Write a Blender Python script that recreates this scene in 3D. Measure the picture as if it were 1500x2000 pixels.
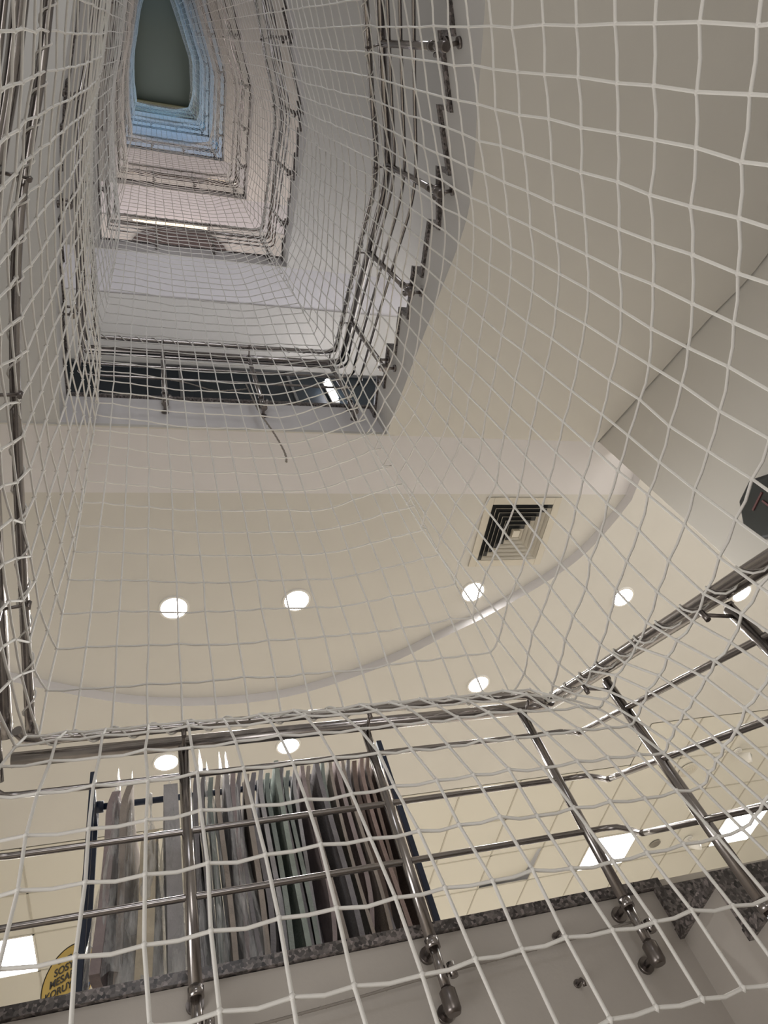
import bpy, math, random
from mathutils import Vector, Matrix
random.seed(7)
S = bpy.context.scene
for o in list(bpy.data.objects): bpy.data.objects.remove(o)
COL = S.collection

# ------------------------------------------------------------------ camera
# phone held low in the well, pitched up 53 degrees and rolled; px frame 1500 x 2000, f = 1400 px
F_PX = 1400.0
uz = Vector((285-750, 60-1000, F_PX)).normalized()
vx = Vector((5000-750, 980-1000, F_PX)); vx = (vx-uz*vx.dot(uz)).normalized()
vy = uz.cross(vx)
right = Vector((vx[0], vy[0], uz[0])); down = Vector((vx[1], vy[1], uz[1])); fwd = Vector((vx[2], vy[2], uz[2]))
cam = bpy.data.cameras.new('camera'); co = bpy.data.objects.new('camera', cam); COL.objects.link(co)
m = Matrix((right, -down, -fwd)).transposed().to_4x4(); m.translation = (0, 0, 0); co.matrix_world = m
cam.sensor_fit = 'HORIZONTAL'; cam.sensor_width = 36; cam.lens = 36*F_PX/1500; cam.clip_start = 0.02; cam.clip_end = 200
S.camera = co
# ------------------------------------------------------------------ world, lights, exposure
S.view_settings.view_transform = 'Standard'; S.view_settings.look = 'None'
S.view_settings.exposure = 1.6; S.view_settings.gamma = 1; S.view_settings.use_curve_mapping = False
W = bpy.data.worlds.new('world'); S.world = W; W.use_nodes = True
W.node_tree.nodes['Background'].inputs[0].default_value = (1.0, 0.97, 0.93, 1)
W.node_tree.nodes['Background'].inputs[1].default_value = 0.55

FL = [-2.60, 0.96, 4.52, 8.72, 12.75, 16.9, 21.0, 25.0]      # floor levels; camera eye at 0
GROUND = -1.6
TOP = 29.5
def area(name, loc, rot, sx, sy, power, color):
    l = bpy.data.lights.new(name, 'AREA'); l.shape = 'RECTANGLE'; l.size = sx; l.size_y = sy; l.energy = power; l.color = color
    o = bpy.data.objects.new(name, l); COL.objects.link(o); o.location = loc; o.rotation_euler = rot
    return o
# fill lights added for the well; those on upper floors sit behind the slab edges
# unseen fill added along the plain back wall, one per landing (behind the camera)
for k, (p, c) in {0: (12, (1, .97, .94)), 1: (17, (.93, .95, 1)), 2: (10, (.93, .94, 1)), 3: (3, (1, .9, .9))}.items():
    area('stair_back_fill', (.45, -2.85, FL[k]+2.75), (math.radians(112 if k == 0 else 90), 0, 0), 1.8, 1.2, p, c)
area('left_side_fill', (-2.0, .1, -.55), (0, math.radians(-100), 0), 1.2, 2.2, 14, (1, .98, .96))  # added fill from the left, brightens the net cords on the right
area('ground_floor_fill', (0.5, 4.5, 0.40), (0, 0, 0), 3, 2, 28, (1, .95, .87))  # unseen fill added below the first floor, bounces up off the ground
for k, (p, c) in {2: (7.5, (.95, .94, 1)), 3: (11, (1, .86, .86)), 4: (6.5, (1, .84, .84)), 5: (19, (.03, .38, .85)), 6: (19, (.03, .42, .85))}.items():
    area('upper_floor_fill', (0.5, 3.15, FL[k]+(2.6 if k < 5 else 1.2)), (math.radians(-95 if k < 5 else -112), 0, 0), 3.0, .5, p*.6, c)  # added tinted fill facing out into the shaft, no fitting modelled

# ------------------------------------------------------------------ helpers
class MB:
    def __init__(s): s.v = []; s.f = []; s.mi = []; s.sm = []
    def face(s, idx, mi=0, sm=False): s.f.append(idx); s.mi.append(mi); s.sm.append(sm)
    def poly(s, pts, mi=0):
        b = len(s.v); s.v += [tuple(p) for p in pts]; s.face(tuple(range(b, b+len(pts))), mi)
    def box(s, x0, x1, y0, y1, z0, z1, mi=0, M=None):
        b = len(s.v)
        P = [(x, y, z) for z in (z0, z1) for y in (y0, y1) for x in (x0, x1)]
        if M is not None: P = [tuple(M @ Vector(p)) for p in P]
        s.v += P
        for q in ((0,2,3,1),(4,5,7,6),(0,1,5,4),(2,6,7,3),(0,4,6,2),(1,3,7,5)): s.face(tuple(b+i for i in q), mi)
    def prism(s, poly, z0, z1, mi=0):
        n = len(poly); b = len(s.v)
        s.v += [(p[0], p[1], z0) for p in poly]+[(p[0], p[1], z1) for p in poly]
        s.face(tuple(range(b+n-1, b-1, -1)), mi); s.face(tuple(range(b+n, b+2*n)), mi)
        for i in range(n):
            j = (i+1) % n; s.face((b+i, b+j, b+n+j, b+n+i), mi)
    def hexa(s, a, c, mi=0):            # a: 4 bottom points, c: 4 top points
        b = len(s.v); s.v += [tuple(p) for p in a]+[tuple(p) for p in c]
        for q in ((3,2,1,0),(4,5,6,7),(0,1,5,4),(1,2,6,5),(2,3,7,6),(3,0,4,7)): s.face(tuple(b+i for i in q), mi)
    def tube(s, pts, r, n=8, mi=0, cap=True, closed=False):
        pts = [Vector(p) for p in pts]; N = len(pts)
        if N < 2: return
        rr = r if isinstance(r, (list, tuple)) else [r]*N
        b = len(s.v); nrm = None
        for i, p in enumerate(pts):
            a = pts[i-1] if (i > 0 or closed) else p; c = pts[(i+1) % N] if (i < N-1 or closed) else p
            t = (c-a)
            t = t.normalized() if t.length > 1e-9 else Vector((0, 0, 1))
            if nrm is None:
                nrm = t.orthogonal().normalized()
            else:
                nrm = nrm-t*nrm.dot(t)
                nrm = nrm.normalized() if nrm.length > 1e-6 else t.orthogonal().normalized()
            bn = t.cross(nrm)
            for k in range(n):
                an = 2*math.pi*k/n
                q = p+(nrm*math.cos(an)+bn*math.sin(an))*rr[i]; s.v.append(tuple(q))
        for i in range(N-1 if not closed else N):
            i2 = (i+1) % N
            for k in range(n):
                k2 = (k+1) % n
                s.face((b+i*n+k, b+i*n+k2, b+i2*n+k2, b+i2*n+k), mi, True)
        if cap and not closed:
            s.face(tuple(b+k for k in range(n-1, -1, -1)), mi); s.face(tuple(b+(N-1)*n+k for k in range(n)), mi)
    def cyl(s, p, q, r, n=16, mi=0, r2=None): s.tube([p, q], [r, r if r2 is None else r2], n, mi)
    def build(s, name, mats, parent=None, bevel=0):
        me = bpy.data.meshes.new(name); me.from_pydata(s.v, [], s.f)
        if not isinstance(mats, (list, tuple)): mats = [mats]
        for mt in mats: me.materials.append(mt)
        me.polygons.foreach_set('material_index', s.mi); me.polygons.foreach_set('use_smooth', s.sm); me.update()
        o = bpy.data.objects.new(name, me); COL.objects.link(o)
        if parent is not None:
            o.parent = parent; o.matrix_parent_inverse = Matrix.Translation(-Vector(parent.location)) if parent.rotation_euler[2] == 0 else Matrix.Identity(4)
        if bevel:
            b = o.modifiers.new('bevel', 'BEVEL'); b.width = bevel; b.segments = 2; b.limit_method = 'ANGLE'
        return o
def tag(o, label, cat, group=None, kind=None):
    o['label'] = label; o['category'] = cat
    if group: o['group'] = group
    if kind: o['kind'] = kind
    return o
def thing(name, label, cat, loc=(0, 0, 0), group=None, rotz=0):
    o = bpy.data.objects.new(name, None); COL.objects.link(o); o.location = loc; o.rotation_euler = (0, 0, rotz); o.empty_display_size = .05
    return tag(o, label, cat, group)
def struct(o): o['kind'] = 'structure'; return o

def mat(name, color, rough=.6, metal=0, noise=0, nscale=4, bump=0, bscale=40, spec=None, coat=0):
    m = bpy.data.materials.new(name); m.use_nodes = True; nt = m.node_tree; b = nt.nodes['Principled BSDF']
    b.inputs['Base Color'].default_value = (*color, 1); b.inputs['Roughness'].default_value = rough; b.inputs['Metallic'].default_value = metal
    if spec is not None: b.inputs['Specular IOR Level'].default_value = spec
    tc = nt.nodes.new('ShaderNodeTexCoord')
    if noise:
        n = nt.nodes.new('ShaderNodeTexNoise'); n.inputs['Scale'].default_value = nscale; n.inputs['Detail'].default_value = 4
        nt.links.new(tc.outputs['Object'], n.inputs['Vector'])
        r = nt.nodes.new('ShaderNodeValToRGB')
        r.color_ramp.elements[0].position = .3; r.color_ramp.elements[1].position = .7
        r.color_ramp.elements[0].color = (*[c*(1-noise) for c in color], 1); r.color_ramp.elements[1].color = (*[min(1, c*(1+noise)) for c in color], 1)
        nt.links.new(n.outputs['Fac'], r.inputs['Fac']); nt.links.new(r.outputs['Color'], b.inputs['Base Color'])
    if bump:
        n2 = nt.nodes.new('ShaderNodeTexNoise'); n2.inputs['Scale'].default_value = bscale; n2.inputs['Detail'].default_value = 3
        nt.links.new(tc.outputs['Object'], n2.inputs['Vector'])
        bp = nt.nodes.new('ShaderNodeBump'); bp.inputs['Strength'].default_value = bump; bp.inputs['Distance'].default_value = .01
        nt.links.new(n2.outputs['Fac'], bp.inputs['Height']); nt.links.new(bp.outputs['Normal'], b.inputs['Normal'])
    return m
def emit(name, color, strength):
    m = bpy.data.materials.new(name); m.use_nodes = True; nt = m.node_tree; nt.nodes.remove(nt.nodes['Principled BSDF'])
    e = nt.nodes.new('ShaderNodeEmission'); e.inputs[0].default_value = (*color, 1); e.inputs[1].default_value = strength
    nt.links.new(e.outputs[0], nt.nodes['Material Output'].inputs[0]); return m
def granite():
    m = mat('granite', (.1, .085, .085), .3); nt = m.node_tree; b = nt.nodes['Principled BSDF']
    tc = nt.nodes.new('ShaderNodeTexCoord'); v = nt.nodes.new('ShaderNodeTexVoronoi'); v.inputs['Scale'].default_value = 110
    nt.links.new(tc.outputs['Object'], v.inputs['Vector'])
    r = nt.nodes.new('ShaderNodeValToRGB'); r.color_ramp.elements[0].position = .1; r.color_ramp.elements[1].position = .9
    r.color_ramp.elements[0].color = (.025, .022, .022, 1); r.color_ramp.elements[1].color = (.30, .26, .25, 1)
    e = r.color_ramp.elements.new(.5); e.color = (.12, .105, .10, 1)
    nt.links.new(v.outputs['Color'], r.inputs['Fac']); nt.links.new(r.outputs['Color'], b.inputs['Base Color']); return m

BEIGE = mat('beige_paint', (.62, .60, .56), .75, noise=.02, nscale=2)
WHITE = mat('white_paint', (.70, .68, .69), .7, noise=.015, nscale=2)
STRING = mat('string_paint', (.63, .62, .61), .65, noise=.02)
PLASTER = mat('grey_plaster', (.50, .46, .42), .8, noise=.06, nscale=3, bump=.08)
TILEM = mat('ceiling_tile_board', (.68, .655, .585), .85)
TBAR = mat('ceiling_tee_bar', (.50, .47, .40), .6)
GRAN = granite()
STEEL = mat('brushed_steel', (.36, .335, .325), .22, 1, noise=.06, nscale=30)
STEELD = mat('bracket_steel', (.24, .215, .205), .32, 1)
CORD = mat('net_cord', (.88, .86, .82), .8)
ROPE = mat('old_rope', (.30, .27, .24), .9)
FLOORM = mat('marble_floor', (.60, .55, .48), .25, noise=.1, nscale=2)
NAVY = mat('navy_powder_coat', (.015, .025, .055), .45)
DARKGL = mat('dark_glass', (.010, .016, .022), .5, spec=.15)
DOWNL = emit('downlight_glow', (1, .98, .95), 14)
PANELM = emit('panel_glow', (1, .99, .93), 5)
TUBEM = emit('tube_glow', (1, .97, 1), 14)
WARMM = emit('warm_strip_glow', (1, .76, .48), 2.2)
CEILTOP = mat('roof_ceiling_paint', (.31, .36, .33), .8)
BLACK = mat('black_plastic', (.02, .022, .025), .3)
RINGW = mat('white_ring', (.8, .78, .74), .4)
VENTM = mat('vent_enamel', (.62, .58, .50), .5)

# ------------------------------------------------------------------ plan of the well (inner stringer edge and outer wall), matched control points
INNER = [(-.48,2),(-.50,1.4),(-.51,.9),(-.49,.5),(-.43,.15),(-.38,-.2),(-.29,-.65),(-.08,-1.2),(.25,-1.5),(.58,-1.38),(.82,-.95),(1.02,-.5),(1.22,0),(1.39,.45),(1.43,.9),(1.46,1.4),(1.50,2)]
OUTER = [(-2.1,2),(-2.1,1.4),(-2.1,.9),(-2.1,.5),(-2.1,.1),(-2.05,-.5),(-1.8,-1.6),(-1.0,-2.6),(.32,-3.0),(1.4,-2.7),(2.2,-2.0),(2.8,-1.1),(3.05,-.3),(3.15,.45),(3.15,.9),(3.15,1.4),(3.15,2)]
def cat(P, i, t):
    n = len(P); g = lambda k: Vector(P[max(0, min(n-1, k))])
    a, b, c, d = g(i-1), g(i), g(i+1), g(i+2)
    if i == 0: a = b*2-c
    if i == n-2: d = c*2-b
    return .5*((2*b)+(c-a)*t+(2*a-5*b+4*c-d)*t*t+(3*b-a-3*c+d)*t**3)
DENSE = []
for i in range(len(INNER)-1):
    for k in range(12): DENSE.append((cat(INNER, i, k/12), cat(OUTER, i, k/12)))
DENSE.append((Vector(INNER[-1]), Vector(OUTER[-1])))
CUM = [0]
for i in range(1, len(DENSE)): CUM.append(CUM[-1]+(DENSE[i][0]-DENSE[i-1][0]).length)
LEN = CUM[-1]
def at(t):                                     # t in [0,1] -> inner point, outer point, unit normal into the well
    t = max(0, min(1, t)); w = max(0, min(1, (t-.36)/.22))
    L = t*6.7+(LEN-6.7)*w*w*(3-2*w); i = 0          # the treads widen round the back of the well
    lo, hi = 0, len(CUM)-2
    while lo < hi:
        mid = (lo+hi+1)//2
        if CUM[mid] <= L: lo = mid
        else: hi = mid-1
    i = lo; f = (L-CUM[i])/max(1e-9, CUM[i+1]-CUM[i])
    a, b = DENSE[i], DENSE[i+1]
    p = a[0].lerp(b[0], f); o = a[1].lerp(b[1], f); d = (b[0]-a[0]).normalized()
    # smooth the tangent
    j0, j1 = max(0, i-3), min(len(DENSE)-1, i+4)
    d = (DENSE[j1][0]-DENSE[j0][0]).normalized()
    return p, o, Vector((-d.y, d.x))

# ------------------------------------------------------------------ structure: walls
def wall(name, i0, i1, z0, z1, m=BEIGE):
    b = MB(); pts = [DENSE[i][1] for i in range(i0, i1+1, 4)]
    if (i1-i0) % 4: pts.append(DENSE[i1][1])
    c = Vector((.5, .3)); out = [p+(p-c).normalized()*.16 for p in pts]
    for a, d, e, f in zip(pts, pts[1:], out[1:], out):
        b.hexa([(a.x,a.y,z0),(d.x,d.y,z0),(e.x,e.y,z0),(f.x,f.y,z0)], [(a.x,a.y,z1),(d.x,d.y,z1),(e.x,e.y,z1),(f.x,f.y,z1)])
    return struct(b.build(name, m))
n = len(DENSE)-1
wall('wall_left', 0, 60, GROUND, TOP); wall('wall_back', 60, 132, GROUND, TOP); wall('wall_right', 132, n, GROUND, TOP)
b = MB(); b.box(-5, 10, -3.4, 11, GROUND-.1, GROUND); struct(b.build('floor', FLOORM))
# front wall under the first floor, across the well
b = MB(); b.box(-2.1, 1.50, 2.0, 2.2, GROUND, FL[1]-.03); b.box(1.5, 3.15, 2.02, 2.2, GROUND, FL[1]-.03); struct(b.build('wall_front', PLASTER))
# slabs of the floors: fascia beam, white beam soffit, beige ceiling behind
for k in range(1, 8):
    F = FL[k]; zc = F-.47
    b = MB()
    if k == 1:
        b.box(-5, 10, 2.2, 11, F-.3, F-.02, 0)
        b.box(-5, 10, 2.0, 11, F-.02, F-.001, 0)
    elif k == 2:
        b.box(-5, 10, 2.0, 11, F-.36, F-.03, 0)
    else:
        b.box(-2.1, 3.15, 2.45, 5.2, zc, F-.03, 1)
        b.box(-2.1, 3.15, 2.0, 2.45, F-.45, F-.03, 0)
    struct(b.build('floor', [WHITE, BEIGE] if k > 1 else [FLOORM]))
    t = MB(); t.box(-.52, 1.52, 1.985, 2.3, F-.028, F); struct(t.build('trim_%d' % k, GRAN))
    if k >= 2:
        t = MB(); t.box(-2.1, 1.56, 1.99, 2.0, F-.455, F-.425); struct(t.build('trim_%d' % (k+10), BEIGE))
# beam under the second floor
b = MB(); b.box(-2.6, 3.56, 2.0, 2.45, FL[2]-.45, FL[2]-.36); struct(b.build('trim_20', WHITE))

# first-floor room
ZN, ZF = 4.07, 3.985
TX, TY = .655, .645; ox, oy = 2.93, 5.78
arc = [(-2.6,2.45),(-2.2,2.9),(-1.6,3.45),(-1.1,3.8),(-.66,4.02),(-.2,4.2),(.22,4.29),(.7,4.32),(1.15,4.27),(1.63,4.11),(1.95,3.96),(2.27,3.76),(2.56,3.59),(2.83,3.40),(3.1,3.19),(3.31,2.97),(3.46,2.70),(3.56,2.45)]
arcs = []
for i in range(len(arc)-1):
    for k in range(4): arcs.append(tuple(cat(arc, i, k/4)))
arcs.append(arc[-1])
b = MB()                                        # near ceiling, bounded by the arc
b.poly([(-2.6, 2.45, ZN)]+[(x, y, ZN) for x, y in arcs[1:]]+[(3.6, 2.45, ZN)] if False else [(x, y, ZN) for x, y in reversed(arcs)])
bb = len(b.v)
for (x0, y0), (x1, y1) in zip(arcs, arcs[1:]): b.poly([(x0,y0,ZF),(x1,y1,ZF),(x1,y1,ZN),(x0,y0,ZN)], 1)
b.poly([(3.56,2.45,ZF),(3.56,2.0,ZF),(3.56,2.0,ZN),(3.56,2.45,ZN)], 1)
struct(b.build('ceiling', [BEIGE, WHITE]))
b = MB(); Y1 = 5.78                             # lower plain ceiling beyond the arc
far = [(x, y) for x, y in arcs]
for (x0, y0), (x1, y1) in zip(far, far[1:]):
    b.poly([(x0,y0,ZF),(x0,Y1,ZF),(x1,Y1,ZF),(x1,y1,ZF)])
b.poly([(-5,2.2,ZF),(-5,Y1,ZF),(-2.6,Y1,ZF),(-2.6,2.2,ZF)])
b.poly([(3.56,2.0,ZF),(3.56,Y1,ZF),(ox+3*TX,Y1,ZF),(ox+3*TX,2.0,ZF)]); b.poly([(ox+3*TX,2.0,ZF),(ox+3*TX,5.135,ZF),(10,5.135,ZF),(10,2.0,ZF)])
struct(b.build('ceiling', BEIGE))
# suspended tile ceiling: boards with tee bars, panel lamps and one board lifted
panels = {(3, 2), (6, 2), (-7, 2), (-4, 5), (0, 5), (3, 6)}
lifted = (1, 2)
b = MB()
for i in range(-12, 11):
    for j in range(-2, 8):
        x0, y0 = ox+i*TX, oy+j*TY
        if (y0 < 5.7 and x0 < 4.8) or (i, j) in panels or (i, j) == lifted or y0 < 5.1: continue
        b.box(x0+.006, x0+TX-.006, y0+.006, y0+TY-.006, ZF+.006, ZF+.02, 0)
for i in range(-12, 12): b.box(ox+i*TX-.008, ox+i*TX+.008, 5.78 if ox+i*TX < 4.8 else 5.135, 10.9, ZF, ZF+.008, 1)
for j in range(-1, 9):
    b.box(-5 if j >= 0 else ox+3*TX, 9.9, oy+j*TY-.008, oy+j*TY+.008, ZF, ZF+.008, 1)
struct(b.build('ceiling', [TILEM, TBAR]))
x0, y0 = ox+lifted[0]*TX, oy+lifted[1]*TY
b = MB(); Mx = Matrix.Translation((x0+.01, y0+.01, ZF+.008)) @ Matrix.Rotation(math.radians(4), 4, 'X') @ Matrix.Rotation(math.radians(-3), 4, 'Y')
b.box(0, TX-.02, 0, TY-.02, 0, .014, 0, Mx)
tag(b.build('ceiling_tile', TILEM), 'lifted ceiling tile with a dark gap along its edge in the tiled ceiling', 'ceiling tile')
# room walls
b = MB(); b.box(-5, 10, 10.9, 11, FL[1], ZF+.5); struct(b.build('wall_far', BEIGE))
b = MB(); b.box(9.9, 10, 2, 11, FL[1], ZF+.5); struct(b.build('wall_room_right', BEIGE))
b = MB(); b.box(-5, -4.9, 2, 11, FL[1], ZF+.5); struct(b.build('wall_room_left', BEIGE))
# second to seventh floor: partitions behind the railings
b = MB(); b.box(-2.1, 3.15, 3.24, 3.3, FL[2], FL[3]-.47); struct(b.build('wall_far', DARKGL))
PINK = mat('rose_paint', (.60, .50, .45), .7)
for k in range(3, 8):
    b = MB(); b.box(-2.1, 3.15, 3.3, 3.4, FL[k], (FL[k+1]-.47) if k < 7 else TOP); struct(b.build('wall_far', PINK if k < 5 else WHITE))
b = MB(); b.box(-2.3, 3.35, -3.3, 5.2, TOP, TOP+.15); struct(b.build('ceiling', CEILTOP))
# roof-light kerb: olive rim around the dark ceiling
b = MB()
for t0 in range(48):
    p0, _, n0 = at(t0/48); p1, _, n1 = at((t0+1)/48)
    q0, q1 = p0+n0*-.08, p1+n1*-.08
    b.hexa([(p0.x,p0.y,TOP-.5),(p1.x,p1.y,TOP-.5),(q1.x,q1.y,TOP-.5),(q0.x,q0.y,TOP-.5)], [(p0.x,p0.y,TOP),(p1.x,p1.y,TOP),(q1.x,q1.y,TOP),(q0.x,q0.y,TOP)])
b.box(-.52, 1.52, 2.0, 2.1, TOP-.5, TOP)
struct(b.build('trim_30', mat('olive_paint', (.30, .29, .18), .6)))
# slotted frame of the dark glazing
b = MB()
for z in (FL[2]+.02, 6.1, 7.25, FL[3]-.52): b.box(-2.1, 3.15, 3.215, 3.24, z, z+.03)
for x in (-.9, .35, 1.6): b.box(x-.015, x+.015, 3.215, 3.24, FL[2], FL[3]-.5)
struct(b.build('trim_31', mat('grey_frame', (.10, .10, .10), .4)))

# ------------------------------------------------------------------ stairs
storey = ['first', 'second', 'third', 'fourth', 'fifth', 'sixth', 'seventh']
def steps_of(k): return 24 if k <= 1 else 28
def flight(k):
    F0, F1 = FL[k], FL[k+1]; N = steps_of(k); h = (F1-F0)/N; TH = .45
    lab = 'lowest stair flight, coming up from the ground beside the well to the first railing' if k == 0 else 'stair flight turning round the well up to the %s railing level' % storey[k]
    root = thing('stair_flight', lab, 'stairs', (1.5, 2, F0 if k else GROUND))
    body = MB(); M_ = 3
    zn = lambda t: F0+(F1-F0)*t
    for i in range(-1, N-1):
        t0, t1 = (i+1)/N, (i+2)/N; zt = F0+(i+1)*h
        if k == 0 and zt < GROUND+.1: continue
        for s in range(M_):
            a, c = t0+(t1-t0)*s/M_, t0+(t1-t0)*(s+1)/M_
            p0, o0, _ = at(a); p1, o1, _ = at(c)
            za, zc = max(zn(a)-TH, GROUND), max(zn(c)-TH, GROUND)
            o0, o1 = o0.lerp(p0, .008), o1.lerp(p1, .008)
            body.hexa([(p0.x,p0.y,za+.01),(p1.x,p1.y,zc+.01),(o1.x,o1.y,zc+.01),(o0.x,o0.y,za+.01)], [(p0.x,p0.y,zt-.03),(p1.x,p1.y,zt-.03),(o1.x,o1.y,zt-.03),(o0.x,o0.y,zt-.03)])
            body.mi[-4] = 1
    n_, q_ = 96, 8; i0 = 0                       # smooth soffit skin, a closed thin shell
    while k == 0 and zn(i0/n_)-TH < GROUND+.02: i0 += 1
    b0 = len(body.v); rw = q_+1; lay = (n_-i0+1)*rw
    for dz in (0, .02):
        for i in range(i0, n_+1):
            p, o, _ = at(i/n_)
            for j in range(rw):
                w = p.lerp(o, .992*j/q_); body.v.append((w.x, w.y, zn(i/n_)-TH+dz))
    R_ = n_-i0
    for i in range(R_):
        for j in range(q_):
            a_ = b0+i*rw+j; body.face((a_, a_+1, a_+rw+1, a_+rw), 0, True); a_ += lay; body.face((a_, a_+rw, a_+rw+1, a_+1), 0, True)
        a_ = b0+i*rw; body.face((a_, a_+rw, a_+rw+lay, a_+lay), 1, True); a_ += q_; body.face((a_, a_+lay, a_+rw+lay, a_+rw), 1, True)
    for j in range(q_):
        a_ = b0+j; body.face((a_, a_+lay, a_+lay+1, a_+1), 0, True); a_ = b0+R_*rw+j; body.face((a_, a_+1, a_+lay+1, a_+lay), 0, True)
    body.build('stringer', [BEIGE if k else PLASTER, STRING if k else PLASTER], root).data.set_sharp_from_angle(angle=math.radians(50))
    for i in range(-1, N-1):
        t0, t1 = (i+1)/N, (i+2)/N; zt = F0+(i+1)*h
        if k == 0 and zt < GROUND+.1: continue
        b = MB()
        p0, o0, n0 = at(t0); p1, o1, n1 = at(t1)
        d0 = Vector((n0.y, -n0.x))                                   # along the path, uphill
        a = p0+n0*.015-d0*.02; c = p1+n1*.015; o0_, o1_ = o0.lerp(p0, .01)-d0*.02, o1.lerp(p1, .01)
        if i >= 0 or True:
            b.hexa([(a.x,a.y,zt-.03),(c.x,c.y,zt-.03),(o1_.x,o1_.y,zt-.03),(o0_.x,o0_.y,zt-.03)], [(a.x,a.y,zt),(c.x,c.y,zt),(o1_.x,o1_.y,zt),(o0_.x,o0_.y,zt)])
        # riser at the uphill end
        a = p1+n1*.01; e = p1+n1*.01-Vector((n1.y,-n1.x))*.02; g = o1.lerp(p1, .01); q = g-Vector((n1.y,-n1.x))*.02
        b.hexa([(e.x,e.y,zt),(a.x,a.y,zt),(g.x,g.y,zt),(q.x,q.y,zt)], [(e.x,e.y,zt+h-.03),(a.x,a.y,zt+h-.03),(g.x,g.y,zt+h-.03),(q.x,q.y,zt+h-.03)])
        b.build('tread', GRAN, root)
for k in range(0, 7): flight(k)

# ------------------------------------------------------------------ railings
HR, RAILS = .69, (.545, .352, .155)
def post_parts(root, p, z, nrm, wall_p, res, name='post', top=None):
    """stainless post at plan p, nosing height z, with two stand-offs into the stringer along -nrm"""
    b = MB(); zt = z+(.655 if top is None else top)
    b.tube([(p.x,p.y,z-.075),(p.x,p.y,zt)], .0165, res)
    b.tube([(p.x,p.y,z-.095),(p.x,p.y,z-.07)], .0195, res)
    b.tube([(p.x,p.y,z-.19),(p.x,p.y,z-.09)], .0135, res)
    o = b.build('post', STEEL, root)
    f = MB()
    f.tube([(p.x,p.y,z-.255),(p.x,p.y,z-.245),(p.x,p.y,z-.20),(p.x,p.y,z-.195)], [.017, .022, .022, .017], res)
    for dz in (-.225, -.08):
        if dz == -.08: f.build('foot_cap', STEELD, o); f = MB()
        w = wall_p; q = p-nrm*.004
        f.tube([(q.x,q.y,z+dz),(w.x,w.y,z+dz)], .009, 8)
        w2 = w+nrm*.012
        f.tube([(w2.x,w2.y,z+dz),(w.x,w.y,z+dz)], .022, res)
    f.build('standoff', STEELD, o)
    s = MB(); sd = Vector((nrm.y, -nrm.x)); e = p+sd*.028+nrm*.008
    if p.y > 1.9: e = p+Vector((.028, 0))+nrm*.008
    s.tube([(e.x,e.y,z-.175),(e.x,e.y,z-.14)], .011, res); s.tube([(p.x,p.y,z-.16),(e.x,e.y,z-.16)], .005, 6)
    s.build('net_clip', STEEL, o)
    h = MB(); pb = p-nrm*.02
    h.tube([(p.x,p.y,zt-.01),(p.x,p.y,zt+.012),(pb.x,pb.y,z+HR-.018)], .008, 6)
    c = p+nrm*.085
    h.tube([(p.x,p.y,zt-.03),(c.x,c.y,zt-.012)], .0055, 6); h.tube([(c.x,c.y,zt-.03),(c.x,c.y,zt+.0)], .008, 6)
    h.build('rail_bracket', STEELD, o)
def spiral(b, path, r, pitch, cr, n=5):
    pts = []; acc = 0; ph = random.random()*6
    for i in range(len(path)-1):
        a, c = Vector(path[i]), Vector(path[i+1]); L = (c-a).length; d = (c-a).normalized(); u = d.orthogonal().normalized(); v = d.cross(u)
        up = Vector((0,0,1)); u = (up-d*up.dot(d)).normalized(); v = d.cross(u)
        m_ = max(2, int(L/.012))
        for j in range(m_):
            q = a.lerp(c, j/m_); an = ph+2*math.pi*(acc+L*j/m_)/pitch
            pts.append(q+(u*math.cos(an)+v*math.sin(an))*r)
        acc += L
    b.tube(pts, cr, n)
def landing_railing(k):
    F = FL[k]; res = 14 if k <= 2 else (8 if k <= 4 else 6)
    where = {1: 'nearest level steel railing, across the bottom of the well in front of the hanging sheets', 2: 'level steel railing in front of the dark glazing one storey above', 3: 'level steel railing in front of the brown rounded panel', 4: 'level steel railing lit by warm strip lamps', 5: 'lower of the level steel railings in the blue light', 6: 'middle level steel railing in the blue light', 7: 'topmost level steel railing under the dark roof ceiling'}[k]
    root = thing('landing_railing', where, 'railing', (.5, 1.93, F))
    xl, xr = -.42, 1.40
    b = MB(); b.tube([(xl+.02,1.95,F+HR),(1.22,1.95,F+HR),(1.30,1.95,F+HR),(1.36,1.945,F+HR-.0),(1.405,1.93,F+HR-.01),(1.425,1.90,F+HR-.03),(1.43,1.87,F+HR-.05)], .0235, res); b.build('handrail', STEEL, root)
    tb = [(-.37,1.80,F+HR-.02),(-.355,1.84,F+HR-.015),(-.31,1.86,F+HR-.01),(.3,1.862,F+HR-.01),(1.20,1.862,F+HR-.008),(1.28,1.86,F+HR-.01),(1.33,1.845,F+HR-.03),(1.352,1.81,F+HR-.09),(1.354,1.77,F+HR-.135)]
    b = MB(); b.tube(tb, .0155, res); b.build('net_tube', STEEL, root)
    if k <= 3:
        b = MB(); spiral(b, tb[2:6], .0205, .115, .003 if k == 1 else .0035); b.build('lashing', CORD, root)
    for dz in RAILS:
        b = MB(); pts = [(xl+.0,1.90,F+dz),(xl+.02,1.925,F+dz),(xl+.06,1.93,F+dz)] + [(1.30,1.93,F+dz)]
        Fp = FL[k-1]; pe, _, ne = at(.967); pe = pe+ne*.07; ze = Fp+(F-Fp)*.967+dz
        pts += [(1.355,1.93,F+dz),(1.395,1.922,F+dz-.004),(1.422,1.90,F+dz-.020),(1.432,1.865,F+dz-.055),(1.43,1.825,F+dz-.095),(pe.x,pe.y,ze)]
        b.tube(pts, .0095, max(6, res-4)); b.build('rail', STEEL, root)
    for x in (.104, .716, 1.33): post_parts(root, Vector((x,1.93)), F, Vector((0,-1)), Vector((x,2.0)), res)
for k in range(1, 8): landing_railing(k)

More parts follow.
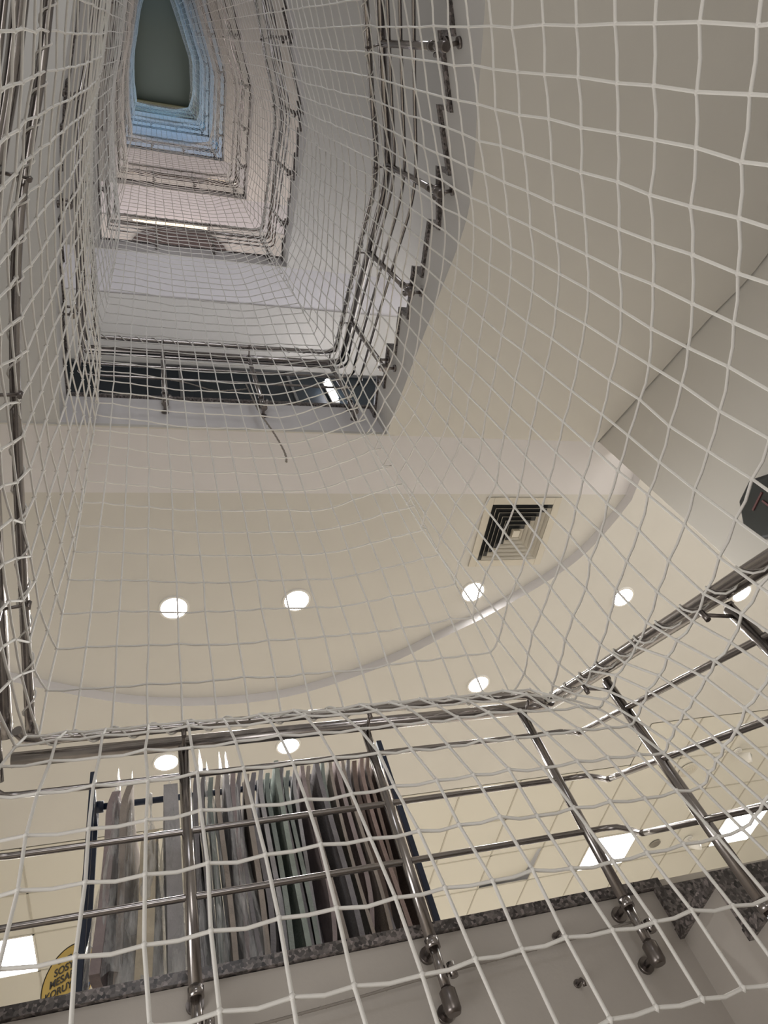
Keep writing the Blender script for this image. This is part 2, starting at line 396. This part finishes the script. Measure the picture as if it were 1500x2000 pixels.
def flight_railing(k):
    F0, F1 = FL[k], FL[k+1]; res = 12 if k <= 1 else (8 if k <= 3 else 6)
    lab = {0: 'steel stair railing running down from the right corner of the nearest level railing', 1: 'steel stair railing curving up round the left of the well and back on the right'}.get(k, 'steel stair railing rising round the well to the %s railing level' % storey[k])
    root = thing('stair_railing', lab, 'railing', (.5, 0, F0 if k else GROUND))
    t_lo = .012
    zn = lambda t: F0+(F1-F0)*t
    def path(off, dz, a, c, n_=90):
        P = []
        for i in range(n_+1):
            t = a+(c-a)*i/n_; p, o, nr = at(t); q = p+nr*off; P.append((q.x, q.y, zn(t)+dz))
        return P
    if k == 0: t_lo = .42
    b = MB(); b.tube(path(.06, HR+.02, t_lo, .985), .0235, res); b.build('handrail', STEEL, root)
    tp = path(.135, HR+.0, t_lo, .965)
    b = MB(); b.tube(tp, .0155, res); b.build('net_tube', STEEL, root)
    if k <= 2:
        b = MB(); spiral(b, tp if k else tp[-40:], .0205, .115, .003); b.build('lashing', CORD, root)
    for dz in RAILS:
        b = MB(); b.tube(path(.07, dz, t_lo, .967), .0095, max(6, res-4)); b.build('rail', STEEL, root)
    ts = [.072, .155, .24, .33, .42, .5, .58, .67, .76, .845, .928]
    for t in ts:
        if t < t_lo: continue
        p, o, nr = at(t); post_parts(root, p+nr*.07, zn(t), nr, p, res)
for k in range(0, 7): flight_railing(k)

# ------------------------------------------------------------------ safety net
# plan loop: the line of the net tubes, flight part (t 0..1) then the straight front back to the left corner
LOOP = []
for i in range(0, 201):
    t = i/200; p, o, nr = at(t); q = p+nr*.145
    LOOP.append((q, nr, t, 0))
a = Vector((1.32, 1.85)); c = Vector((-.345, 1.85))
for i in range(1, 60):
    LOOP.append((a.lerp(c, i/60), Vector((0, -1)), None, i/60))
LOOP = [l for l in LOOP if not (l[2] is not None and l[0].y > 1.80)]
cum = [0]
for i in range(1, len(LOOP)): cum.append(cum[-1]+(LOOP[i][0]-LOOP[i-1][0]).length)
per = cum[-1]+(LOOP[0][0]-LOOP[-1][0]).length
NC = int(per/.106); cols = []
j = 0
for c_ in range(NC):
    s = (c_+.5)*per/NC
    while j < len(cum)-2 and cum[j+1] < s: j += 1
    f = max(0, min(1, (s-cum[j])/max(1e-6, cum[j+1]-cum[j])))
    A, B = LOOP[j], LOOP[j+1]
    p = A[0].lerp(B[0], f)
    t = A[2] if A[2] is not None else None
    fr = A[3]
    # corner weight: distance from the two front corners
    dl = (p-Vector((-.36,1.83))).length; dr = (p-Vector((1.34,1.83))).length
    cw = max(0, 1-min(dl, dr)/.55)
    toward = (Vector((.5, .9))-p).normalized()
    nr = A[1].lerp(toward, .75*cw).normalized()
    cols.append((p, nr, t, cw, fr))
def tube_z(t):
    if t is None: return [F+HR-.01 for F in FL[1:]]
    return [FL[k]+(FL[k+1]-FL[k])*t+HR for k in range(7)]
rows = []
z = .10
while z < 25.9:
    rows.append(z); z += .14 if z < 1.6 else .172
net = MB(); kn = MB()
node = {}
rnd = random.Random(3)
for ci, (p, nr, t, cw, fr) in enumerate(cols):
    tz = tube_z(t)
    if t is not None and t < .42: tz = tz[1:]
    for ri, z in enumerate(rows):
        low = None
        if z < tz[0]:
            dep = tz[0]-z
            if dep > (1.35 if p.y > 1.0 else .9): continue
            ins = 0; low = dep
        else:
            k = 0
            while k < len(tz)-1 and tz[k+1] < z: k += 1
            top = tz[k+1] if k+1 < len(tz) else tz[k]+4
            ph = (z-tz[k])/(top-tz[k]); ph = max(0, min(1, ph))
            ins = (.05+(.22 if p.x > .5 else .07)*cw)*math.sin(math.pi*min(1, ph))**.8
        jx = .0035 if z > 1.6 else .005
        q = p+nr*(ins+rnd.uniform(-.003, .003))
        if low is not None:                       # below the tubes the bag sags inwards, most along the front
            pull = .70*(1-math.exp(-low/.5)); q = q.copy()
            if q.y > .5: q.y = .5+(q.y-.5)*(1-pull/1.36)
            if q.x > .5: q.x = .5+(q.x-.5)*(1-.25*pull)
        node[(ci, ri)] = Vector((q.x+rnd.uniform(-jx, jx), q.y+rnd.uniform(-jx, jx), z+rnd.uniform(-.005, .005)))
def rad(z): return .0038 if z < 3 else (.0039 if z < 6 else .0038)
for ci in range(NC):
    run = []
    for ri in range(len(rows)):
        q = node.get((ci, ri))
        if q is not None: run.append(q)
    if len(run) > 1: net.tube(run, [rad(v.z) for v in run], 5, cap=False)
for ri, z in enumerate(rows):
    run = []
    for c_ in range(NC+1):
        ci = c_ % NC
        q = node.get((ci, ri))
        if q is None or (run and (q-run[-1]).length > .5):
            if len(run) > 1: net.tube(run, rad(z), 5, cap=False)
            run = []
        if q is not None:
            if run:                      # slack between knots
                mid = run[-1].lerp(q, .5); mid.z -= .003+rnd.random()*.004; run.append(mid)
            run.append(q)
    if len(run) > 1: net.tube(run, rad(z), 5, cap=False)
for (ci, ri), q in node.items():
    if q.z < 7:
        r = .0085; b0 = len(net.v)
        net.v += [(q.x+r,q.y,q.z),(q.x-r,q.y,q.z),(q.x,q.y+r,q.z),(q.x,q.y-r,q.z),(q.x,q.y,q.z+r),(q.x,q.y,q.z-r)]
        for f in ((0,2,4),(2,1,4),(1,3,4),(3,0,4),(2,0,5),(1,2,5),(3,1,5),(0,3,5)): net.face(tuple(b0+i for i in f), 0, True)
tag(net.build('safety_net', CORD), 'white knotted safety net hung round the whole stairwell from floor to roof', 'net')

# ------------------------------------------------------------------ cords
def cord(name, pts, r, m, label):
    P = []
    for i in range(len(pts)-1):
        for k in range(8): P.append(cat(pts, i, k/8))
    P.append(Vector(pts[-1])); b = MB(); b.tube(P, r, 6); spiral(b, P, r*1.05, r*9, r*.55, 4)
    return tag(b.build(name, m), label, 'cord')
cord('loose_cord', [(.63,1.90,4.60),(.66,1.89,4.15),(.71,1.88,3.8),(.73,1.87,3.55),(.72,1.86,3.42)], .005, ROPE, 'dangling frayed cord end hanging from the second railing post')
cord('slack_cord', [(.12,1.9,4.60),(.25,1.88,4.5),(.4,1.87,4.38),(.52,1.88,4.42),(.63,1.9,4.5)], .004, ROPE, 'slack thin cord looped between two posts of the railing by the dark glazing')
cord('edge_rope', [(-.45,1.97,.83),(-.2,1.965,.80),(.104,1.96,.79),(.4,1.965,.80),(.716,1.96,.815),(1.0,1.965,.825),(1.36,1.96,.84)], .0035, ROPE, 'dark twisted rope stretched behind the posts below the granite edge')

# ------------------------------------------------------------------ first-floor ceiling fittings
def downlight(x, y, z, label):
    r = thing('downlight', label, 'ceiling light', (x, y, z), 'round ceiling downlights')
    b = MB(); N = 28
    for i in range(N):
        a0, a1 = 2*math.pi*i/N, 2*math.pi*(i+1)/N
        for (r0, z0, r1, z1) in ((.108, 0, .104, -.012), (.104, -.012, .090, -.012), (.090, -.012, .086, -.004)):
            b.poly([(x+r0*math.cos(a0),y+r0*math.sin(a0),z+z0),(x+r0*math.cos(a1),y+r0*math.sin(a1),z+z0),(x+r1*math.cos(a1),y+r1*math.sin(a1),z+z1),(x+r1*math.cos(a0),y+r1*math.sin(a0),z+z1)])
    b.build('trim_ring', RINGW, r)
    b = MB(); b.cyl((x,y,z-.008), (x,y,z-.001), .088, N); b.build('lens', DOWNL, r)
    l = bpy.data.lights.new('downlight_beam', 'SPOT'); l.energy = 24; l.spot_size = math.radians(160); l.spot_blend = .6; l.shadow_soft_size = .07; l.color = (1, .985, .96)
    lo = bpy.data.objects.new('downlight_beam', l); COL.objects.link(lo); lo.parent = r; lo.location = (0, 0, -.03)
downlight(.17, 3.39, ZN, 'left downlight of the near row, above the left end of the level handrail')
downlight(1.04, 3.37, ZN, 'middle downlight of the near row inside the curved ceiling')
downlight(2.47, 3.36, ZN, 'downlight beside the curved ceiling edge below the square vent')
downlight(3.86, 3.42, ZF, 'downlight to the right of the curved ceiling edge above the stair handrail')
downlight(.13, 4.91, ZF, 'glaring downlight behind the bagged sheets on the left')
downlight(1.11, 4.87, ZF, 'downlight just above the tops of the hanging grey sheets')
downlight(2.73, 4.33, ZF, 'downlight just above the right bend of the level handrail')
downlight(5.15, 3.44, ZF, 'small distant downlight at the far right above the stair handrail')
for (i, j), lab in {(3, 2): 'square glowing ceiling panel behind the third railing post', (6, 2): 'square glowing ceiling panel at the right edge by the stair railing', (-7, 2): 'square glowing ceiling panel at the lower left above the yellow sign'}.items():
    x0, y0 = ox+i*TX, oy+j*TY
    r = thing('panel_light', lab, 'ceiling light', (x0+TX/2, y0+TY/2, ZF), 'square ceiling light panels')
    b = MB(); b.box(x0+.01, x0+TX-.01, y0+.01, y0+TY-.01, ZF+.004, ZF+.014); b.build('diffuser', PANELM, r)
    b = MB()
    for q in ((x0,x0+.014,y0,y0+TY),(x0+TX-.014,x0+TX,y0,y0+TY),(x0,x0+TX,y0,y0+.014),(x0,x0+TX,y0+TY-.014,y0+TY)): b.box(*q, ZF-.004, ZF+.004)
    b.build('frame', RINGW, r)
for (i, j) in ((-4, 5), (0, 5), (3, 6)):
    area('ceiling_panel_lamp', (ox+(i+.5)*TX, oy+(j+.5)*TY, ZF), (0, 0, 0), .6, .6, 18, (1, .98, .94))
# square air diffuser
vx_, vy_ = 2.68, 2.79
r = thing('air_vent', 'square cream air vent with nested louvres in the curved ceiling', 'vent', (vx_, vy_, ZN))
b = MB(); o_, i_ = .315, .255
for q in ((-o_,-i_,-o_,o_),(i_,o_,-o_,o_),(-i_,i_,-o_,-i_),(-i_,i_,i_,o_)): b.box(vx_+q[0], vx_+q[1], vy_+q[2], vy_+q[3], ZN-.012, ZN-.001)
b.build('frame', VENTM, r, .003)
b = MB(); b.box(vx_-i_, vx_+i_, vy_-i_, vy_+i_, ZN-.004, ZN-.001); b.build('backing', BLACK, r)
for s in (.235, .198, .161, .124, .087, .05):
    b = MB(); w = .018
    for sx, sy in ((1,0),(-1,0),(0,1),(0,-1)):
        tx, ty = -sy, sx
        P = lambda u, v, z: (vx_+sx*u+tx*v, vy_+sy*u+ty*v, ZN+z)
        lo_ = [P(s, -s, -.034), P(s, s, -.034), P(s-w, s-w, -.008), P(s-w, -(s-w), -.008)]
        hi_ = [P(s, -s, -.031), P(s, s, -.031), P(s-w, s-w, -.005), P(s-w, -(s-w), -.005)]
        b.hexa(lo_, hi_)
    b.build('louvre', VENTM, r)
b = MB(); b.box(vx_-.028, vx_+.028, vy_-.028, vy_+.028, -.030+ZN, -.006+ZN); b.build('centre_plate', VENTM, r)
# tile-ceiling fittings
def spot(x, y, label):
    r = thing('surface_spotlight', label, 'ceiling light', (x, y, ZF))
    b = MB(); b.cyl((x,y,ZF-.012), (x,y,ZF), .06, 20); b.build('base_plate', RINGW, r)
    b = MB(); b.tube([(x,y,ZF-.012),(x,y,ZF-.06),(x+.03,y-.03,ZF-.10)], .012, 8); b.build('stem', RINGW, r)
    b = MB(); b.tube([(x-.03,y+.0,ZF-.075),(x+.03,y-.05,ZF-.13),(x+.05,y-.067,ZF-.147),(x+.046,y-.063,ZF-.14)], [.045,.055,.055,.04], 20); b.build('head', RINGW, r)
spot(6.42, 7.43, 'small white spotlight on the tiles beside the right glowing panel'); spot(6.33, 5.79, 'small white spotlight on the ceiling tiles near the right stair posts')
def grille(x, y, rr, m, label, name):
    b = MB(); b.tube([(x,y,ZF-.004),(x,y,ZF-.010),(x,y,ZF-.014)], [rr, rr, rr*.9], 24)
    for k in range(1, 4): b.tube([(x+rr*k/4.4*math.cos(a), y+rr*k/4.4*math.sin(a), ZF-.015) for a in [i*math.pi/10 for i in range(20)]], .003, 5, closed=True)
    tag(b.build(name, m), label, 'speaker')
grille(5.91, 7.41, .075, mat('grey_grille', (.25, .23, .20), .6), 'small dark round speaker grille on the tiles right of the glowing panel', 'ceiling_speaker')
grille(5.75, 6.0, .12, VENTM, 'larger cream round speaker grille on the ceiling tiles', 'ceiling_speaker')

# octagonal fixture on the right stair wall
GY, GZ, GR = 1.545, 2.45, .175
r = thing('wall_gauge', 'black octagonal glazed box on the right stair wall above the stair handrail', 'wall fixture', (3.14, GY, GZ))
def octo(R, x0, x1, b):
    P = [(GY+R*math.cos(math.radians(22.5+45*i)), GZ+R*math.sin(math.radians(22.5+45*i))) for i in range(8)]
    b.hexa([], []) if False else None
    n0 = len(b.v); b.v += [(x0, y, z) for y, z in P]+[(x1, y, z) for y, z in P]
    b.face(tuple(n0+i for i in range(8))); b.face(tuple(n0+8+i for i in range(7, -1, -1)))
    for i in range(8): j_ = (i+1) % 8; b.face((n0+i, n0+8+i, n0+8+j_, n0+j_))
b = MB(); octo(GR, 3.02, 3.15, b); b.build('case', BLACK, r, .008)
b = MB(); octo(GR*.88, 3.010, 3.02, b); b.build('face', mat('smoked_glass', (.04, .045, .045), .15), r)
b = MB(); b.box(3.004, 3.01, GY-.03, GY-.02, GZ-.09, GZ+.02); b.box(3.004, 3.01, GY-.06, GY+.05, GZ+.04, GZ+.05); b.build('marking', mat('dull_red', (.12, .03, .03), .5), r)

# ------------------------------------------------------------------ display rack with hanging sheets
YB0, YB1, ZR = 2.42, 2.86, 1.86
r = thing('display_rack', 'dark navy metal rack behind the level railing carrying the hanging sheets', 'rack', (.35, 2.6, FL[1]))
for x in (-.20, .93):
    for y in (2.40, 2.62):
        b = MB(); b.box(x-.011, x+.011, y-.011, y+.011, FL[1], 1.93 if y < 2.5 else 1.96); b.build('upright', NAVY, r, .002)
for y in (2.51,):
    b = MB(); b.tube([(-.20,y,ZR),(.93,y,ZR)], .012, 10); b.tube([(-.19,y,ZR),(-.165,y,ZR)], .022, 10); b.build('hanging_rod', NAVY, r)
    b = MB()
    for x in (-.20, .93): b.box(x-.01, x+.01, 2.40, 2.62, ZR-.012, ZR+.012); b.box(x-.012, x+.012, 2.3, 2.75, FL[1], FL[1]+.025)
    b.build('cross_bar', NAVY, r)
def fabric(name, c): return mat(name, c, .9, noise=.10, nscale=25, bump=.35, bscale=130)
FAB = {'pale lilac': fabric('pale_lilac_fabric', (0.609, 0.551, 0.536)), 'ivory': fabric('ivory_fabric', (0.725, 0.638, 0.493)), 'silver grey': fabric('silver_fabric', (0.522, 0.507, 0.522)),
       'slate grey': fabric('slate_fabric', (0.290, 0.275, 0.290)), 'grey green': fabric('grey_green_fabric', (0.362, 0.406, 0.377)), 'sage': fabric('sage_fabric', (0.435, 0.493, 0.450)),
       'mauve': fabric('mauve_fabric', (0.435, 0.362, 0.362)), 'taupe': fabric('taupe_fabric', (0.450, 0.392, 0.348)), 'brown': fabric('brown_fabric', (0.275, 0.210, 0.181)), 'rose brown': fabric('rose_brown_fabric', (0.406, 0.304, 0.275))}
PLASTIC = bpy.data.materials.new('clear_plastic'); PLASTIC.use_nodes = True
nt = PLASTIC.node_tree; pb = nt.nodes['Principled BSDF']
pb.inputs['Base Color'].default_value = (.95, .95, .95, 1); pb.inputs['Roughness'].default_value = .12; pb.inputs['Alpha'].default_value = .22
tcn = nt.nodes.new('ShaderNodeTexCoord'); mp = nt.nodes.new('ShaderNodeMapping'); mp.inputs['Scale'].default_value = (30, 30, 7)
nn = nt.nodes.new('ShaderNodeTexNoise'); nn.inputs['Scale'].default_value = 1.0; nn.inputs['Detail'].default_value = 5
bpn = nt.nodes.new('ShaderNodeBump'); bpn.inputs['Strength'].default_value = .9; bpn.inputs['Distance'].default_value = .03
nt.links.new(tcn.outputs['Object'], mp.inputs[0]); nt.links.new(mp.outputs[0], nn.inputs[0]); nt.links.new(nn.outputs[0], bpn.inputs['Height']); nt.links.new(bpn.outputs[0], pb.inputs['Normal'])
rpn = nt.nodes.new('ShaderNodeMapRange'); rpn.inputs[1].default_value = .42; rpn.inputs[2].default_value = .72; rpn.inputs[3].default_value = .14; rpn.inputs[4].default_value = .75
nt.links.new(nn.outputs[0], rpn.inputs[0]); nt.links.new(rpn.outputs[0], pb.inputs['Alpha'])
def sheet(x, y0, y1, zt, zb, th, m, label, lean, curl, bag=None, seed=0):
    rg = random.Random(seed); root = thing('hanging_sheet', label, 'fabric sheet', (x, (y0+y1)/2, zb), 'fabric sheets hanging on the rack')
    b = MB(); NY, NZ = 10, 14; ph = rg.random()*6; yaw = rg.uniform(.0, .05); am = rg.uniform(.004, .010)
    def P(u, v, side):
        z = zt+(zb-zt)*v; y = y0+(y1-y0)*u+lean*.10*v
        y -= curl*.0
        xx = x+lean*.12*v*v+yaw*(u-.5)+am*math.sin(ph+u*5+v*3)*(.3+v)-curl*.06*max(0, v-.55)**2*8*(1-u)
        if v < .1: xx = x+(xx-x)*v*10
        yy = y+.03*math.sin(ph*2+v*4)*(1-u)*.6+.07*curl*max(0, v-.7)**2*10*(1-u)
        return (xx+side*th/2, yy, z)
    for side in (-1, 1):
        n0 = len(b.v)
        for i in range(NZ+1):
            for j_ in range(NY+1): b.v.append(P(j_/NY, i/NZ, side))
        for i in range(NZ):
            for j_ in range(NY):
                q = [n0+i*(NY+1)+j_, n0+i*(NY+1)+j_+1, n0+(i+1)*(NY+1)+j_+1, n0+(i+1)*(NY+1)+j_]
                b.face(tuple(q if side > 0 else q[::-1]), 0, True)
    W_ = NY+1; H_ = (NZ+1)*W_
    edge = [(i*W_, (i+1)*W_) for i in range(NZ)]+[(i*W_+NY, (i+1)*W_+NY) for i in range(NZ)]+[(NZ*W_+j_, NZ*W_+j_+1) for j_ in range(NY)]+[(j_, j_+1) for j_ in range(NY)]
    for p_, q_ in edge: b.face((p_, q_, q_+H_, p_+H_), 0)
    b.build('sheet', m, root)
    h = MB(); yc = 2.51; N = 14
    h.tube([(x, yc+.019*math.cos(a), ZR+.019*math.sin(a)+.004) for a in [i*2*math.pi/N for i in range(N)]], min(th*.42, .006)+.001, 6, closed=True); h.tube([(x, yc, ZR-.013), (x, yc, zt-.002)], .0025, 6)
    h.box(x-th*.4, x+th*.4, y0+.02, y1-.02, zt-.012, zt+.004); h.build('hanger', m if not bag else RINGW, root)
    if bag:
        pl = MB(); NZ2, NA = 16, 18; tipz, bw = bag
        for i in range(NZ2+1):
            v = i/NZ2; z = tipz+(zb-.0-tipz)*v
            wy = min(1, .04+v*3.2)*((y1-y0)/2+.02); wx = min(1, .03+v*1.5)*bw*(1+.9*v*v)
            for a_ in range(NA):
                an = 2*math.pi*a_/NA; cr = 1+.10*math.sin(an*3+v*9+seed)+.06*math.sin(an*7+v*17)
                pl.v.append((x+lean*.12*v*v+wx*math.cos(an)*cr, (y0+y1)/2+wy*math.sin(an)*cr+lean*.05*v, z+.012*math.sin(an*4+seed)*(v < .2)))
        for i in range(NZ2):
            for a_ in range(NA):
                a2 = (a_+1) % NA; pl.face((i*NA+a_, (i+1)*NA+a_, (i+1)*NA+a2, i*NA+a2), 0, True)
        pl.build('plastic_cover', PLASTIC, root)
ordn = ['first','second','third','fourth','fifth','sixth','seventh','eighth','ninth','tenth','eleventh','twelfth','thirteenth','fourteenth','fifteenth','sixteenth','seventeenth','eighteenth','nineteenth','twentieth','twenty-first','twenty-second','twenty-third','twenty-fourth','twenty-fifth','twenty-sixth','twenty-seventh','twenty-eighth','twenty-ninth','thirtieth']
sheet(-.115, 2.36, 2.66, 1.82, 1.17, .030, FAB['mauve'], 'mauve sheet in a pointed clear bag, nearest the left rack upright', -.1, .0, (2.02, .04), 1)
sheet(-.065, 2.36, 2.66, 1.82, 1.02, .022, FAB['taupe'], 'narrow taupe sheet in a clear bag, second from the left rack upright', -.1, 0, (2.0, .03), 2)
sheet(.005, 2.34, 2.70, 1.62, .985, .050, FAB['ivory'], 'wide ivory sheet in a loose crumpled clear bag', -.1, 0, (1.80, .085), 3)
sheet(.075, 2.34, 2.70, 1.80, .985, .050, FAB['silver grey'], 'silver grey sheet in a shiny clear bag left of the first railing post', .1, 0, (1.95, .065), 4)
seq = ['silver grey','slate grey','slate grey','grey green','taupe','silver grey','mauve','slate grey','taupe','slate grey','silver grey','grey green','sage','slate grey','grey green','silver grey','mauve','taupe','slate grey','grey green','taupe','mauve','taupe','slate grey','brown','rose brown','brown','brown']
for i, c in enumerate(seq):
    x = .145+i*.0272
    bag = (2.03+.03*(i % 3), .022) if i in (0, 2, 3) else ((2.07, .03) if i in (5, 6) else None)
    sheet(x, 2.36+random.uniform(-.03, .03), 2.72+random.uniform(-.03, .03), 1.835, 1.0+random.uniform(-.005, .03)+(.03 if i > 20 else 0), random.uniform(.012, .019), FAB[c], '%s %s hanging sheet after the silver grey one%s' % (ordn[i], c, ', peaked clear bag' if bag else ''), .18+.02*i/28+random.uniform(-.1, .1), (.7 if i in (9, 16, 21, 24, 26) else random.uniform(0, .2)), bag, 10+i)

# ------------------------------------------------------------------ round yellow sign on a stand
sx, sy, sz = -.285, 3.0, 1.50
r = thing('round_sign', 'round yellow social distance notice with a blue band, on a stand left of the rack', 'sign', (sx, sy, FL[1]), None, math.radians(-37))
YEL = mat('yellow_sign', (.72, .50, .12), .5); BLU = mat('blue_sign', (.04, .14, .40), .5); INK = mat('sign_ink', (.03, .025, .02), .5); WHI = mat('white_sign', (.8, .8, .8), .5)
def loc(b): return b
R = .12; N = 48; zc = sz-FL[1]
b = MB(); b.tube([(0,.004,zc),(0,-.004,zc)], R, N); b.build('board', YEL, r)
b = MB(); b.tube([(R*math.cos(i*2*math.pi/N), -.004, zc+R*math.sin(i*2*math.pi/N)) for i in range(N)], .0025, 6, closed=True); b.build('rim', INK, r)
b = MB(); pts = [(R*.975*math.cos(a), -.0055, zc+R*.975*math.sin(a)) for a in [math.radians(207+i*(333-207)/20) for i in range(21)]]; b.poly(pts[::-1]); b.build('blue_band', BLU, r)
b = MB(); b.tube([(0,.012,0),(0,.012,zc-.02)], .009, 10); b.build('pole', STEELD, r)
b = MB(); b.tube([(0,.012,0),(0,.012,.012),(0,.012,.02)], [.10,.10,.03], 24); b.build('base', STEELD, r)
def text(body, x, z, size, m, shear=0):
    cu = bpy.data.curves.new('text', 'FONT'); cu.body = body; cu.size = size; cu.align_x = 'CENTER'; cu.align_y = 'CENTER'; cu.shear = shear; cu.offset = .0008
    to = bpy.data.objects.new('text', cu); COL.objects.link(to)
    dg = bpy.context.evaluated_depsgraph_get(); me = bpy.data.meshes.new_from_object(to.evaluated_get(dg)); bpy.data.objects.remove(to)
    me.materials.clear(); me.materials.append(m)
    me.transform(Matrix.Translation((x, -.0065, z)) @ Matrix.Rotation(math.radians(90), 4, 'X'))
    o = bpy.data.objects.new('lettering', me); COL.objects.link(o); o.parent = r
text('SOSYAL', 0, zc+.045, .038, INK); text('MESAFEYİ', 0, zc+.010, .038, INK); text('KORUYALIM', 0, zc-.026, .036, INK)
text('««  m  »»', 0, zc+.082, .028, INK); text('erla', .005, zc-.078, .032, WHI, .3)

# ------------------------------------------------------------------ upper-floor fittings
r = thing('tube_light', 'bright upright tube lamp at the right end of the dark glazing', 'lamp', (2.03, 3.18, 7.35))
b = MB(); b.tube([(2.03,3.16,7.36),(2.03,3.16,7.84)], .03, 12); b.build('tube', TUBEM, r)
b = MB(); b.box(1.99, 2.07, 3.19, 3.215, 7.30, 7.9); b.build('housing', RINGW, r)
BRN = mat('brown_panel', (.055, .035, .03), .4)
zc_ = FL[4]-.47
r = thing('rounded_panel', 'dark brown rounded ceiling panel behind the third level railing', 'panel', (.5, 2.8, zc_))
b = MB(); P = [(.5+.76*math.cos(t_), 3.0-.48*abs(math.sin(t_))**.7) for t_ in [math.pi+math.pi*i/28 for i in range(29)]]+[(1.26, 3.28), (-.26, 3.28)]
b.prism(P, zc_-.05, zc_-.001); b.build('board', BRN, r, .006)
for (x0, x1, y, z, lab) in ((-.2, .9, 2.485, FL[4]-.47, 'long warm strip lamp on the ceiling above the brown rounded panel'), (-.45, .05, 2.39, FL[5]-.45, 'left warm strip lamp above the fourth level railing'), (1.2, 1.75, 2.37, FL[5]-.45, 'right warm strip lamp above the fourth level railing')):
    r = thing('strip_light', lab, 'lamp', ((x0+x1)/2, y, z))
    b = MB(); b.box(x0, x1, y-.012, y+.012, z-.03, z-.02); b.build('diffuser', WARMM, r)
    b = MB(); b.box(x0-.01, x1+.01, y-.02, y+.02, z-.02, z); b.build('housing', RINGW, r)

# two small screw hooks in the plaster below the granite edge
for x, z, lab in ((1.105, .86, 'small dark screw hook in the plaster midway between the second and third post feet'), (1.107, .733, 'small dark screw hook lower down in the plaster below the other hook')):
    b = MB(); b.tube([(x,2.0,z),(x,1.985,z),(x,1.97,z-.002),(x,1.962,z-.012),(x,1.966,z-.022)], .005, 8); b.tube([(x,2.0,z),(x,1.995,z)], .011, 12); tag(b.build('screw_hook', STEELD), lab, 'hook')
